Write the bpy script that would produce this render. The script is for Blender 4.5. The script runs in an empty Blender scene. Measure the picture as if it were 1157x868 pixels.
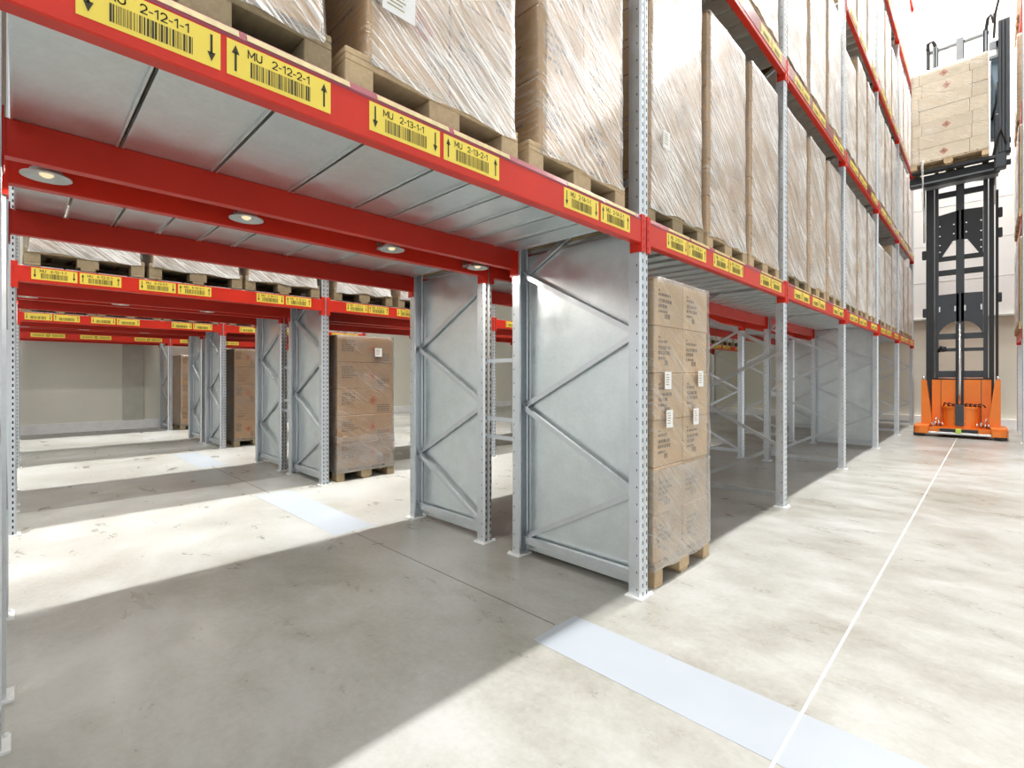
import bpy, bmesh, math, random
from mathutils import Vector, Matrix, noise
R = math.radians
random.seed(7)
scene = bpy.context.scene
COL = scene.collection

# ------------------------------------------------------------------ materials
def new_mat(name):
    m = bpy.data.materials.new(name); m.use_nodes = True
    nt = m.node_tree; nt.nodes.clear()
    out = nt.nodes.new('ShaderNodeOutputMaterial')
    return m, nt, out

def N(nt, kind, **kw):
    n = nt.nodes.new(kind)
    for k, v in kw.items():
        if k in n.inputs: n.inputs[k].default_value = v
        else: setattr(n, k, v)
    return n

def math_node(nt, op, a, b=None):
    n = nt.nodes.new('ShaderNodeMath'); n.operation = op
    for i, x in enumerate((a, b)):
        if x is None: continue
        if isinstance(x, (int, float)): n.inputs[i].default_value = x
        else: nt.links.new(x, n.inputs[i])
    return n.outputs[0]

def ramp(nt, fac, stops):
    r = nt.nodes.new('ShaderNodeValToRGB')
    e = r.color_ramp.elements
    while len(e) < len(stops): e.new(0.5)
    for i, (p, c) in enumerate(stops):
        e[i].position = p
        e[i].color = (*c, 1) if len(c) == 3 else c
    nt.links.new(fac, r.inputs['Fac'])
    return r.outputs['Color']

def coords(nt, scale=(1, 1, 1), rot=(0, 0, 0), kind='Object'):
    tc = nt.nodes.new('ShaderNodeTexCoord')
    mp = nt.nodes.new('ShaderNodeMapping')
    mp.inputs['Scale'].default_value = scale
    mp.inputs['Rotation'].default_value = rot
    nt.links.new(tc.outputs[kind], mp.inputs['Vector'])
    return mp.outputs['Vector']

def noise_tex(nt, vec, scale, detail=4, rough=0.55, dist=0.0):
    n = nt.nodes.new('ShaderNodeTexNoise')
    n.inputs['Scale'].default_value = scale
    n.inputs['Detail'].default_value = detail
    n.inputs['Roughness'].default_value = rough
    n.inputs['Distortion'].default_value = dist
    nt.links.new(vec, n.inputs['Vector'])
    return n.outputs['Fac']

def bump(nt, height, strength, dist=0.01):
    b = nt.nodes.new('ShaderNodeBump')
    b.inputs['Strength'].default_value = strength
    b.inputs['Distance'].default_value = dist
    nt.links.new(height, b.inputs['Height'])
    return b.outputs['Normal']

def principled(nt, out, color=None, rough=0.5, metal=0.0, spec=0.5):
    p = nt.nodes.new('ShaderNodeBsdfPrincipled')
    if color is not None:
        if isinstance(color, tuple): p.inputs['Base Color'].default_value = (*color, 1)
        else: nt.links.new(color, p.inputs['Base Color'])
    if isinstance(rough, (int, float)): p.inputs['Roughness'].default_value = rough
    else: nt.links.new(rough, p.inputs['Roughness'])
    p.inputs['Metallic'].default_value = metal
    p.inputs['Specular IOR Level'].default_value = spec
    nt.links.new(p.outputs[0], out.inputs['Surface'])
    return p

def plain(name, color, rough=0.5, metal=0.0, var=0.06, scale=6.0, spec=0.5, bmp=0.0):
    """A painted or moulded surface with a little tonal variation."""
    m, nt, out = new_mat(name)
    f = noise_tex(nt, coords(nt), scale, 3)
    lo = tuple(max(0, c * (1 - var)) for c in color); hi = tuple(min(1, c * (1 + var)) for c in color)
    c = ramp(nt, f, [(0.3, lo), (0.7, hi)])
    p = principled(nt, out, c, rough, metal, spec)
    if bmp: nt.links.new(bump(nt, noise_tex(nt, coords(nt), scale * 8, 4), bmp), p.inputs['Normal'])
    return m

def mat_galv(name, base=(0.62, 0.65, 0.67), rough=0.36, metal=0.85, holes=False):
    m, nt, out = new_mat(name)
    v = coords(nt)
    vor = nt.nodes.new('ShaderNodeTexVoronoi'); vor.inputs['Scale'].default_value = 55
    nt.links.new(v, vor.inputs['Vector'])
    n1 = noise_tex(nt, v, 9, 4)
    f = math_node(nt, 'ADD', math_node(nt, 'MULTIPLY', vor.outputs['Distance'], 0.25), math_node(nt, 'MULTIPLY', n1, 0.8))
    c = ramp(nt, f, [(0.25, tuple(x * 0.93 for x in base)), (0.75, tuple(min(1, x * 1.06) for x in base))])
    rr = ramp(nt, n1, [(0.3, (rough - 0.06,) * 3), (0.7, (rough + 0.08,) * 3)])
    p = principled(nt, out, c, rr, metal)
    if holes:
        sep = nt.nodes.new('ShaderNodeSeparateXYZ')
        tc = nt.nodes.new('ShaderNodeTexCoord'); nt.links.new(tc.outputs['Object'], sep.inputs[0])
        X, Y, Z = sep.outputs
        zz = math_node(nt, 'ABSOLUTE', math_node(nt, 'SUBTRACT', math_node(nt, 'FRACT', math_node(nt, 'MULTIPLY', Z, 20.0)), 0.5))
        inz = math_node(nt, 'LESS_THAN', zz, 0.24)
        yy = math_node(nt, 'ABSOLUTE', math_node(nt, 'SUBTRACT', math_node(nt, 'ABSOLUTE', Y), 0.0225))
        front = math_node(nt, 'MULTIPLY', math_node(nt, 'LESS_THAN', yy, 0.0048), math_node(nt, 'GREATER_THAN', X, 0.036))
        sx = math_node(nt, 'LESS_THAN', math_node(nt, 'ABSOLUTE', math_node(nt, 'SUBTRACT', X, 0.014)), 0.003)
        zz2 = math_node(nt, 'LESS_THAN', math_node(nt, 'ABSOLUTE', math_node(nt, 'SUBTRACT', math_node(nt, 'FRACT', math_node(nt, 'MULTIPLY', Z, 10.0)), 0.5)), 0.06)
        side = math_node(nt, 'MULTIPLY', math_node(nt, 'MULTIPLY', sx, zz2), math_node(nt, 'GREATER_THAN', math_node(nt, 'ABSOLUTE', Y), 0.0435))
        mask = math_node(nt, 'MAXIMUM', math_node(nt, 'MULTIPLY', front, inz), side)
        d = nt.nodes.new('ShaderNodeBsdfDiffuse'); d.inputs['Color'].default_value = (0.03, 0.035, 0.04, 1)
        mx = nt.nodes.new('ShaderNodeMixShader')
        nt.links.new(mask, mx.inputs[0]); nt.links.new(p.outputs[0], mx.inputs[1]); nt.links.new(d.outputs[0], mx.inputs[2])
        nt.links.new(mx.outputs[0], out.inputs['Surface'])
    return m

def mat_concrete(name):
    m, nt, out = new_mat(name)
    v = coords(nt, kind='Object')
    n1 = noise_tex(nt, v, 0.8, 6, 0.62, 0.3)
    n2 = noise_tex(nt, coords(nt, (1.0, 1.8, 1), (0, 0, 0.3)), 2.2, 8, 0.68, 0.25)
    n3 = noise_tex(nt, v, 30, 5, 0.7)
    f = math_node(nt, 'ADD', math_node(nt, 'ADD', math_node(nt, 'MULTIPLY', n1, 0.58), math_node(nt, 'MULTIPLY', n2, 0.28)), math_node(nt, 'MULTIPLY', n3, 0.18))
    c = ramp(nt, f, [(0.36, (0.23, 0.22, 0.18)), (0.43, (0.295, 0.285, 0.25)), (0.51, (0.36, 0.355, 0.325)), (0.59, (0.425, 0.425, 0.405)), (0.70, (0.475, 0.48, 0.47))])
    rr = ramp(nt, n2, [(0.3, (0.24,) * 3), (0.7, (0.42,) * 3)])
    p = principled(nt, out, c, rr, 0, 0.5)
    nt.links.new(bump(nt, n3, 0.04, 0.004), p.inputs['Normal'])
    return m

def mat_cardboard(name, base):
    m, nt, out = new_mat(name)
    oi = nt.nodes.new('ShaderNodeObjectInfo')
    v = coords(nt)
    f1 = noise_tex(nt, v, 5, 5)
    f2 = noise_tex(nt, coords(nt, (1, 1, 40)), 14, 3)
    f = math_node(nt, 'ADD', math_node(nt, 'MULTIPLY', f1, 0.55), math_node(nt, 'ADD', math_node(nt, 'MULTIPLY', f2, 0.2), math_node(nt, 'MULTIPLY', oi.outputs['Random'], 0.28)))
    c = ramp(nt, f, [(0.25, tuple(x * 0.84 for x in base)), (0.75, tuple(min(1, x * 1.12) for x in base))])
    principled(nt, out, c, 0.72, 0, 0.25)
    return m

def mat_wood(name, base):
    m, nt, out = new_mat(name)
    oi = nt.nodes.new('ShaderNodeObjectInfo')
    f1 = noise_tex(nt, coords(nt, (3, 14, 14)), 3, 6, 0.65, 0.6)
    f = math_node(nt, 'ADD', math_node(nt, 'MULTIPLY', f1, 0.75), math_node(nt, 'MULTIPLY', oi.outputs['Random'], 0.22))
    c = ramp(nt, f, [(0.25, tuple(x * 0.68 for x in base)), (0.7, tuple(min(1, x * 1.12) for x in base))])
    principled(nt, out, c, 0.75, 0, 0.2)
    return m

def mat_film(name, white=0.5, base=0.10, sky=0.0):
    """Stretch film: clear plastic with milky diagonal pull lines and a gloss that catches the lamps."""
    m, nt, out = new_mat(name)
    oi = nt.nodes.new('ShaderNodeObjectInfo')
    tc = nt.nodes.new('ShaderNodeTexCoord')
    off = nt.nodes.new('ShaderNodeVectorMath'); off.operation = 'ADD'
    cmb = nt.nodes.new('ShaderNodeCombineXYZ')
    for i in range(3): nt.links.new(math_node(nt, 'MULTIPLY', oi.outputs['Random'], 37.0 + 11 * i), cmb.inputs[i])
    nt.links.new(tc.outputs['Object'], off.inputs[0]); nt.links.new(cmb.outputs[0], off.inputs[1])
    def mapped(scale, rot):
        # project onto (y, z) in a rotated frame, so the lines run along the wrapping direction
        mp = nt.nodes.new('ShaderNodeMapping'); mp.vector_type = 'TEXTURE'
        mp.inputs['Rotation'].default_value = rot
        mp.inputs['Scale'].default_value = scale
        nt.links.new(off.outputs[0], mp.inputs['Vector'])
        return mp.outputs['Vector']
    a = noise_tex(nt, mapped((0.5, 1.6, 0.014), (R(-38), 0, 0)), 1.6, 4, 0.62, 0.10)
    b = noise_tex(nt, mapped((0.5, 1.2, 0.024), (R(-22), 0, 0)), 1.5, 4, 0.58, 0.2)
    big = noise_tex(nt, mapped((1, 1, 0.7), (R(-30), 0, 0)), 2.6, 3, 0.5, 0.4)
    big_m = ramp(nt, big, [(0.40, (0, 0, 0)), (0.66, (1, 1, 1))])
    sa = ramp(nt, a, [(0.49, (0, 0, 0)), (0.60, (1, 1, 1))])
    sb = ramp(nt, b, [(0.53, (0, 0, 0)), (0.64, (1, 1, 1))])
    s = math_node(nt, 'MAXIMUM', sa, math_node(nt, 'MULTIPLY', sb, 0.8))
    s = math_node(nt, 'MULTIPLY', s, math_node(nt, 'ADD', math_node(nt, 'MULTIPLY', big_m, 0.6), 0.4))
    s = math_node(nt, 'ADD', math_node(nt, 'MULTIPLY', s, white), math_node(nt, 'MULTIPLY', big_m, base))
    fac = math_node(nt, 'MINIMUM', math_node(nt, 'ADD', s, base), 0.92)
    h = math_node(nt, 'ADD', math_node(nt, 'ADD', a, math_node(nt, 'MULTIPLY', b, 0.8)), math_node(nt, 'MULTIPLY', big, 1.2))
    nrm = bump(nt, h, 0.45, 0.012)
    milky = nt.nodes.new('ShaderNodeBsdfDiffuse'); milky.inputs['Color'].default_value = (0.93, 0.92, 0.89, 1)
    nt.links.new(nrm, milky.inputs['Normal'])
    clear = nt.nodes.new('ShaderNodeBsdfTransparent'); clear.inputs['Color'].default_value = (0.975, 0.975, 0.97, 1)
    gl = nt.nodes.new('ShaderNodeBsdfGlossy'); gl.inputs['Roughness'].default_value = 0.30
    gl.inputs['Color'].default_value = (0.95, 0.95, 0.95, 1)
    nt.links.new(nrm, gl.inputs['Normal'])
    m1 = nt.nodes.new('ShaderNodeMixShader'); nt.links.new(fac, m1.inputs[0])
    nt.links.new(clear.outputs[0], m1.inputs[1]); nt.links.new(milky.outputs[0], m1.inputs[2])
    lw = nt.nodes.new('ShaderNodeLayerWeight'); lw.inputs['Blend'].default_value = 0.28
    nt.links.new(nrm, lw.inputs['Normal'])
    gf = math_node(nt, 'MINIMUM', math_node(nt, 'ADD', math_node(nt, 'MULTIPLY', lw.outputs['Fresnel'], 0.7), 0.045), 0.5)
    m2 = nt.nodes.new('ShaderNodeMixShader'); nt.links.new(gf, m2.inputs[0])
    nt.links.new(m1.outputs[0], m2.inputs[1]); nt.links.new(gl.outputs[0], m2.inputs[2])
    nt.links.new(m2.outputs[0], out.inputs['Surface'])
    return m

def mat_emit(name, color, strength):
    m, nt, out = new_mat(name)
    e = nt.nodes.new('ShaderNodeEmission'); e.inputs['Color'].default_value = (*color, 1); e.inputs['Strength'].default_value = strength
    nt.links.new(e.outputs[0], out.inputs['Surface'])
    return m

M = dict(
    concrete=mat_concrete('polished_concrete'),
    band=plain('grey_floor_paint', (0.36, 0.395, 0.435), 0.4, var=0.04, scale=2),
    whiteline=plain('white_line_fill', (0.88, 0.88, 0.86), 0.5, var=0.03),
    joint=plain('joint_sealant', (0.16, 0.15, 0.13), 0.7),
    galv=mat_galv('galvanized_sheet', (0.80, 0.86, 0.87), 0.36, 0.85),
    post=mat_galv('galvanized_post', (0.72, 0.76, 0.79), 0.36, 0.75, holes=True),
    brace=mat_galv('galvanized_brace', (0.70, 0.74, 0.77), 0.36, 0.8),
    foot=plain('white_foot_plate', (0.80, 0.81, 0.80), 0.5),
    red=plain('red_paint', (0.68, 0.035, 0.018), 0.34, var=0.05, scale=3, spec=0.35),
    guard=plain('purple_plastic_guard', (0.30, 0.05, 0.075), 0.22, var=0.15, scale=5),
    yellow=plain('yellow_label', (0.92, 0.72, 0.10), 0.45, var=0.03),
    yellow_dull=plain('dull_yellow_strip', (0.42, 0.32, 0.10), 0.45, var=0.2, scale=30),  # duller yellow for the strips above the labels
    ink=plain('label_ink', (0.035, 0.028, 0.01), 0.6),
    ink_soft=plain('thin_label_ink', (0.30, 0.22, 0.03), 0.6),
    print_brown=plain('carton_print', (0.17, 0.105, 0.06), 0.75),
    print_orange=plain('hazard_print', (0.62, 0.20, 0.07), 0.7),
    tape=plain('parcel_tape', (0.56, 0.38, 0.20), 0.3),
    paper=plain('white_document', (0.88, 0.88, 0.87), 0.55, var=0.02),
    card=mat_cardboard('cardboard', (0.70, 0.44, 0.21)),
    card_dark=mat_cardboard('cardboard_dark', (0.56, 0.33, 0.155)),
    card_pale=mat_cardboard('cardboard_pale', (0.86, 0.72, 0.52)),
    card_fresh=mat_cardboard('cardboard_fresh', (0.80, 0.56, 0.33)),
    wood=mat_wood('pallet_wood', (0.62, 0.46, 0.28)),
    wood_grey=mat_wood('weathered_pallet_wood', (0.40, 0.31, 0.19)),
    film=mat_film('stretch_film', 1.0, 0.05),
    film_thick=mat_film('stretch_film_layers', 1.0, 0.13),
    film_low=mat_film('stretch_film_lower_turns', 0.18, 0.08),
    film_white=mat_film('stretch_film_white_with_glare', 0.9, 0.27),  # milky film, whitened further for the glare on far and upper loads
    film_clear=mat_film('stretch_film_clear', 0.24, 0.03),
    beige=plain('beige_concrete_wall', (0.78, 0.765, 0.665), 0.7, var=0.05, scale=0.8),
    beige_dark=plain('beige_concrete_pier', (0.53, 0.525, 0.46), 0.75, var=0.08, scale=5),
    white=plain('white_cladding', (0.90, 0.90, 0.89), 0.6, var=0.01),
    kerb=plain('pale_kerb', (0.92, 0.92, 0.91), 0.6),
    lamp_metal=plain('lamp_grey_metal', (0.62, 0.64, 0.64), 0.35, 0.3),
    lamp_glass=mat_emit('lamp_bulb_glow', (1.0, 0.82, 0.50), 0.8),
    orange=plain('truck_orange', (0.84, 0.22, 0.03), 0.35, var=0.05, scale=3),
    dark=plain('truck_dark_grey', (0.022, 0.024, 0.027), 0.45, var=0.1),
    dark2=plain('truck_slate_grey', (0.048, 0.053, 0.061), 0.42, var=0.06),
    grey=plain('truck_mid_grey', (0.26, 0.29, 0.32), 0.4, var=0.05),
    steel=plain('bright_steel', (0.70, 0.70, 0.70), 0.25, 0.9),
    rubber=plain('black_rubber', (0.02, 0.02, 0.02), 0.6),
    blue=plain('blue_grey_housing', (0.30, 0.40, 0.50), 0.4, var=0.05),
    green=plain('green_marker', (0.55, 0.70, 0.10), 0.4),
)

# ------------------------------------------------------------------ mesh helpers
class MB:
    """Collects shapes and turns them into one mesh."""
    def __init__(s): s.v = []; s.f = []; s.m = []; s.sm = []
    def add(s, verts, faces, m=0, smooth=False):
        o = len(s.v); s.v += [tuple(p) for p in verts]
        for f in faces: s.f.append(tuple(i + o for i in f)); s.m.append(m); s.sm.append(smooth)
        return s
    def box(s, x0, x1, y0, y1, z0, z1, m=0):
        v = [(x0, y0, z0), (x1, y0, z0), (x1, y1, z0), (x0, y1, z0), (x0, y0, z1), (x1, y0, z1), (x1, y1, z1), (x0, y1, z1)]
        f = [(0, 3, 2, 1), (4, 5, 6, 7), (0, 1, 5, 4), (1, 2, 6, 5), (2, 3, 7, 6), (3, 0, 4, 7)]
        return s.add(v, f, m)
    def bbox(s, x0, x1, y0, y1, z0, z1, b, m=0, seg=2):
        """box with rounded edges"""
        bm = bmesh.new()
        bmesh.ops.create_cube(bm, size=1)
        for v in bm.verts:
            v.co = Vector(((x0 + x1) / 2 + v.co.x * (x1 - x0), (y0 + y1) / 2 + v.co.y * (y1 - y0), (z0 + z1) / 2 + v.co.z * (z1 - z0)))
        bmesh.ops.bevel(bm, geom=list(bm.edges), offset=b, segments=seg, affect='EDGES', profile=0.5)
        bm.verts.index_update()
        s.add([v.co.copy() for v in bm.verts], [tuple(v.index for v in f.verts) for f in bm.faces], m)
        bm.free(); return s
    def prism(s, prof, axis, a, b, m=0, smooth=False):
        """closed 2D profile extruded along an axis; profile order: x->(y,z)  y->(x,z)  z->(x,y)"""
        n = len(prof)
        def pt(p, t):
            return {'x': (t, p[0], p[1]), 'y': (p[0], t, p[1]), 'z': (p[0], p[1], t)}[axis]
        v = [pt(p, a) for p in prof] + [pt(p, b) for p in prof]
        f = [(i, (i + 1) % n, (i + 1) % n + n, i + n) for i in range(n)]
        o = len(s.v); s.add(v, f, m, smooth)
        s.add([], [], m)
        s.f.append(tuple(o + i for i in reversed(range(n)))); s.m.append(m); s.sm.append(False)
        s.f.append(tuple(o + n + i for i in range(n))); s.m.append(m); s.sm.append(False)
        return s
    def bar(s, p0, p1, w, h, up=(0, 0, 1), m=0):
        p0, p1 = Vector(p0), Vector(p1); d = (p1 - p0).normalized(); u = Vector(up)
        side = d.cross(u)
        if side.length < 1e-5: side = d.cross(Vector((1, 0, 0)))
        side.normalize(); u = side.cross(d).normalized()
        v = []
        for p in (p0, p1):
            for a, b in ((-1, -1), (1, -1), (1, 1), (-1, 1)): v.append(p + side * a * w / 2 + u * b * h / 2)
        return s.add(v, [(0, 3, 2, 1), (4, 5, 6, 7), (0, 1, 5, 4), (1, 2, 6, 5), (2, 3, 7, 6), (3, 0, 4, 7)], m)
    def channel(s, p0, p1, w, h, t=0.003, out=(0, -1, 0), m=0):
        """C section brace from p0 to p1: web faces `out`, flanges behind it"""
        p0, p1 = Vector(p0), Vector(p1); d = (p1 - p0).normalized(); o = Vector(out)
        side = d.cross(o).normalized()
        prof = [(-w / 2, 0), (w / 2, 0), (w / 2, -h), (w / 2 - t, -h), (w / 2 - t, -t), (-w / 2 + t, -t), (-w / 2 + t, -h), (-w / 2, -h)]
        n = len(prof); v = []
        for p in (p0, p1):
            for a, b in prof: v.append(p + side * a + o * b)
        f = [(i, (i + 1) % n, (i + 1) % n + n, i + n) for i in range(n)]
        return s.add(v, f, m)
    def tube(s, pts, r, seg=8, m=0):
        pts = [Vector(p) for p in pts]; rings = []
        for i, p in enumerate(pts):
            d = (pts[min(i + 1, len(pts) - 1)] - pts[max(i - 1, 0)]).normalized()
            a = d.orthogonal().normalized() if i == 0 else (prev - d * prev.dot(d)).normalized()
            prev = a; b = d.cross(a)
            rr = r[i] if isinstance(r, (list, tuple)) else r
            rings.append([p + (a * math.cos(2 * math.pi * k / seg) + b * math.sin(2 * math.pi * k / seg)) * rr for k in range(seg)])
        v = [q for ring in rings for q in ring]; f = []
        for i in range(len(pts) - 1):
            for k in range(seg):
                k2 = (k + 1) % seg
                f.append((i * seg + k, i * seg + k2, (i + 1) * seg + k2, (i + 1) * seg + k))
        s.add(v, f, m, True)
        o = len(s.v) - len(v)
        s.f.append(tuple(o + k for k in reversed(range(seg)))); s.m.append(m); s.sm.append(False)
        s.f.append(tuple(o + (len(pts) - 1) * seg + k for k in range(seg))); s.m.append(m); s.sm.append(False)
        return s
    def lathe(s, prof, center, seg=32, m=0):
        cx, cy, cz = center; n = len(prof); v = []
        for k in range(seg):
            a = 2 * math.pi * k / seg
            for r, z in prof: v.append((cx + r * math.cos(a), cy + r * math.sin(a), cz + z))
        f = []
        for k in range(seg):
            k2 = (k + 1) % seg
            for i in range(n - 1): f.append((k * n + i, k2 * n + i, k2 * n + i + 1, k * n + i + 1))
        return s.add(v, f, m, True)
    def quad(s, pts, m=0): return s.add(pts, [tuple(range(len(pts)))], m)
    def mesh(s, name, mats):
        me = bpy.data.meshes.new(name)
        me.from_pydata(s.v, [], s.f)
        for k in mats: me.materials.append(M[k])
        me.polygons.foreach_set('material_index', s.m)
        me.polygons.foreach_set('use_smooth', s.sm)
        me.update()
        bm = bmesh.new(); bm.from_mesh(me)
        bmesh.ops.recalc_face_normals(bm, faces=bm.faces) if not getattr(s, 'keep', False) else None
        bm.to_mesh(me); bm.free()
        return me

def put(name, me, parent=None, loc=(0, 0, 0), rot=(0, 0, 0)):
    o = bpy.data.objects.new(name, me); COL.objects.link(o)
    o.location = loc; o.rotation_euler = rot
    if parent is not None: o.parent = parent
    return o

def tag(o, label=None, cat=None, group=None, kind=None):
    if label: o['label'] = label
    if cat: o['category'] = cat
    if group: o['group'] = group
    if kind: o['kind'] = kind
    return o

def thing(name, label, cat, loc=(0, 0, 0), rotz=0, group=None, kind=None):
    o = bpy.data.objects.new(name, None); COL.objects.link(o)
    o.empty_display_size = 0.1
    o.location = loc; o.rotation_euler = (0, 0, rotz)
    return tag(o, label, cat, group, kind)

def struct(name, mb, mats, loc=(0, 0, 0)):
    return tag(put(name, mb.mesh(name, mats), None, loc), kind='structure')

ORD = ['zeroth', 'first', 'second', 'third', 'fourth', 'fifth', 'sixth', 'seventh', 'eighth']

# ------------------------------------------------------------------ the place: measures
PITCH = 2.761                      # spacing of the uprights along the aisle
Y0 = 2.595                         # upright line on the far side of the passage
YL = {1: -0.078, 2: -0.070, 3: -0.035, 4: -0.03, 5: 0.0, 6: 0.0, 7: 0.025}   # upright line on the near side of the passage
def yk(k, row=3): return Y0 + PITCH * k if k >= 0 else YL[row] + PITCH * (k + 1)
def bay_len(k, row=3): return yk(k + 1, row) - yk(k, row)
# rack rows: name words, x of the aisle-side (+x) and back post lines
ROWS = {
    1: (-1.496, -2.47), 2: (-2.85, -3.79), 3: (-5.704, -6.64), 4: (-6.99, -7.93),
    5: (-9.78, -10.72), 6: (-11.07, -12.01), 7: (-14.0, -14.95), 0: (1.40, 0.46),
}
RACK = {1: 'front rack', 2: 'rack behind front rack', 3: 'second rack pair', 4: 'second pair rear',
        5: 'third rack pair', 6: 'third pair rear', 7: 'end-wall rack', 0: 'rack beside truck'}
LEVEL = [2.075, 4.27, 6.46, 8.65, 10.84]     # underside of the crossbeams
BH = 0.135                                    # beam height
DECK_T = 0.010

# ------------------------------------------------------------------ the setting
mb = MB(); mb.box(-15.2, 14, -14, 17.5, -0.2, 0.0); struct('floor', mb, ['concrete'])
mb = MB(); mb.box(-1.615, 6.0, 1.79, 2.127, 0.0, 0.0012); struct('floor_marking_1', mb, ['band'])
mb = MB(); mb.box(-5.72, -3.83, 1.83, 2.19, 0.0, 0.0012); struct('floor_marking_2', mb, ['band'])
mb = MB(); mb.box(-9.70, -8.0, 1.83, 2.19, 0.0, 0.0012); struct('floor_marking_3', mb, ['band'])
mb = MB(); mb.box(-0.527, -0.517, -6, 17.4, 0.0, 0.0025); struct('floor_line', mb, ['whiteline'])
mb = MB(); mb.box(-3.83, -1.63, 1.975, 1.981, 0.0, 0.0015); struct('floor_joint_1', mb, ['joint'])
mb = MB(); mb.box(-7.98, -5.74, 1.98, 1.988, 0.0, 0.0015); struct('floor_joint_2', mb, ['joint'])
# end wall seen through the passage
mb = MB(); mb.box(-15.45, -15.2, -14, 17.75, 0.0, 13.7); struct('wall_left', mb, ['beige'])
mb = MB(); mb.box(-15.2, -15.17, 1.84, 2.26, 0.22, 4.5); struct('wall_pier_left', mb, ['beige_dark'])
mb = MB(); mb.box(-15.2, -15.165, -14, 17.4, 0.0, 0.22); struct('baseboard_left', mb, ['kerb'])
# wall behind the truck: grey-beige concrete base, white cladding above
mb = MB(); mb.box(-15.2, 14, 17.5, 17.75, 0.0, 2.86); struct('wall_back', mb, ['beige'])
mb = MB(); mb.box(-15.2, 14, 17.47, 17.75, 2.86, 13.7)
for z in (3.85, 4.85, 5.85, 6.85, 7.85, 8.85): mb.box(-15.2, 14, 17.465, 17.47, z, z + 0.012)
struct('wall_cladding_back', mb, ['white'])
mb = MB(); mb.box(-15.2, 14, 17.38, 17.5, 2.82, 2.86); struct('trim_1', mb, ['beige_dark'])
mb = MB(); mb.box(-15.2, 14, 17.40, 17.5, 0.0, 0.215); struct('baseboard_back', mb, ['kerb'])
mb = MB(); mb.box(-15.2, 14, -14, 17.75, 13.7, 13.9); struct('ceiling', mb, ['white'])

# ------------------------------------------------------------------ rack parts (meshes shared by every repeat)
def post_mesh(h):
    prof = [(-0.04, -0.045), (0.030, -0.045), (0.040, -0.033), (0.040, -0.012), (0.033, -0.008), (0.033, 0.008), (0.040, 0.012), (0.040, 0.033), (0.030, 0.045), (-0.04, 0.045),
            (-0.04, 0.030), (-0.034, 0.030), (-0.034, 0.039), (0.026, 0.039), (0.026, -0.039), (-0.034, -0.039), (-0.034, -0.030), (-0.04, -0.030)]
    m = MB(); m.prism(prof, 'z', 0.012, h)
    return m.mesh('post', ['post'])
POST = {h: post_mesh(h) for h in (12.6, 4.3, 2.6)}
mb = MB(); mb.box(-0.055, 0.062, -0.068, 0.068, 0.0, 0.010)
for sx, sy in ((0.05, 0.055), (0.05, -0.055)):
    mb.lathe([(0.0, 0.022), (0.009, 0.020), (0.009, 0.010)], (sx, sy, 0), 6)
FOOT = mb.mesh('foot_plate', ['foot'])

def brace_mesh(depth, z0, z1):
    m = MB(); m.channel((0, 0, z0), (-depth, 0, z1), 0.034, 0.022); me = m.mesh('brace', ['brace']); return me
_br = {}
def get_brace(depth, z0, z1):
    k = (round(depth, 3), z0, z1)
    if k not in _br: _br[k] = brace_mesh(depth, z0, z1)
    return _br[k]

def upright(row, k, height, panel, flip, top):
    xf, xb = ROWS[row]; y = yk(k, row)
    dep = xf - xb
    where = {-1: 'near side of passage', 0: 'far side of passage'}.get(k, f'{ORD[min(k, 8)]} beyond the passage')
    t = thing('rack_upright', f'galvanized rack upright{" with sheet panel" if panel else ""}, {where}, {RACK[row]}', 'rack upright', (xf, y, 0), 0,
              'galvanized rack uprights')
    for x, rz in ((0, 0), (-dep, math.pi)):
        p = put('post', POST[height], t, (x, 0, 0), (0, 0, rz))
        put('foot_plate', FOOT, p)
    # horizontal at the bottom, then the zigzag
    m = _br.setdefault(('h', round(dep, 3)), None)
    if m is None:
        q = MB(); q.channel((-0.03, 0, 0.11), (-dep + 0.03, 0, 0.11), 0.05, 0.03); m = q.mesh('brace', ['brace']); _br[('h', round(dep, 3))] = m
    put('brace', m, t)
    z = 0.12; a = flip
    inner = dep - 0.05
    while z + 0.48 <= top:
        me = get_brace(inner, z if a else z + 0.48, z + 0.48 if a else z)
        put('brace', me, t, (-0.025, -0.004 if a else 0.022, 0)); z = round(z + 0.48, 3); a = not a
    if panel:
        q = MB(); q.box(-dep + 0.012, -0.012, 0.0535, 0.0565, 0.03, 2.18); q.box(-dep + 0.012, -0.012, 0.050, 0.0535, 0.03, 0.09)
        put('side_panel', q.mesh('side_panel', ['galv']), t)
    return t

PANELS = {(r, 0) for r in (1, 2, 3, 4, 5, 6)} | {(1, 3), (2, 4)}
KMAX = {1: 5, 2: 4, 3: 5, 4: 3, 5: 1, 6: 1, 7: 1}
for r in range(1, 8):
    for k in range(-1, KMAX[r] + 1):
        h = 12.6 if r == 1 else (4.3 if r < 6 and k < 3 else 2.6)
        upright(r, k, h, (r, k) in PANELS, flip=(r % 2 == 0), top=6.9 if r == 1 and k >= 1 else 2.6)
for k in (4, 5):
    upright(0, k, 12.6, False, True, 2.6)

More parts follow.
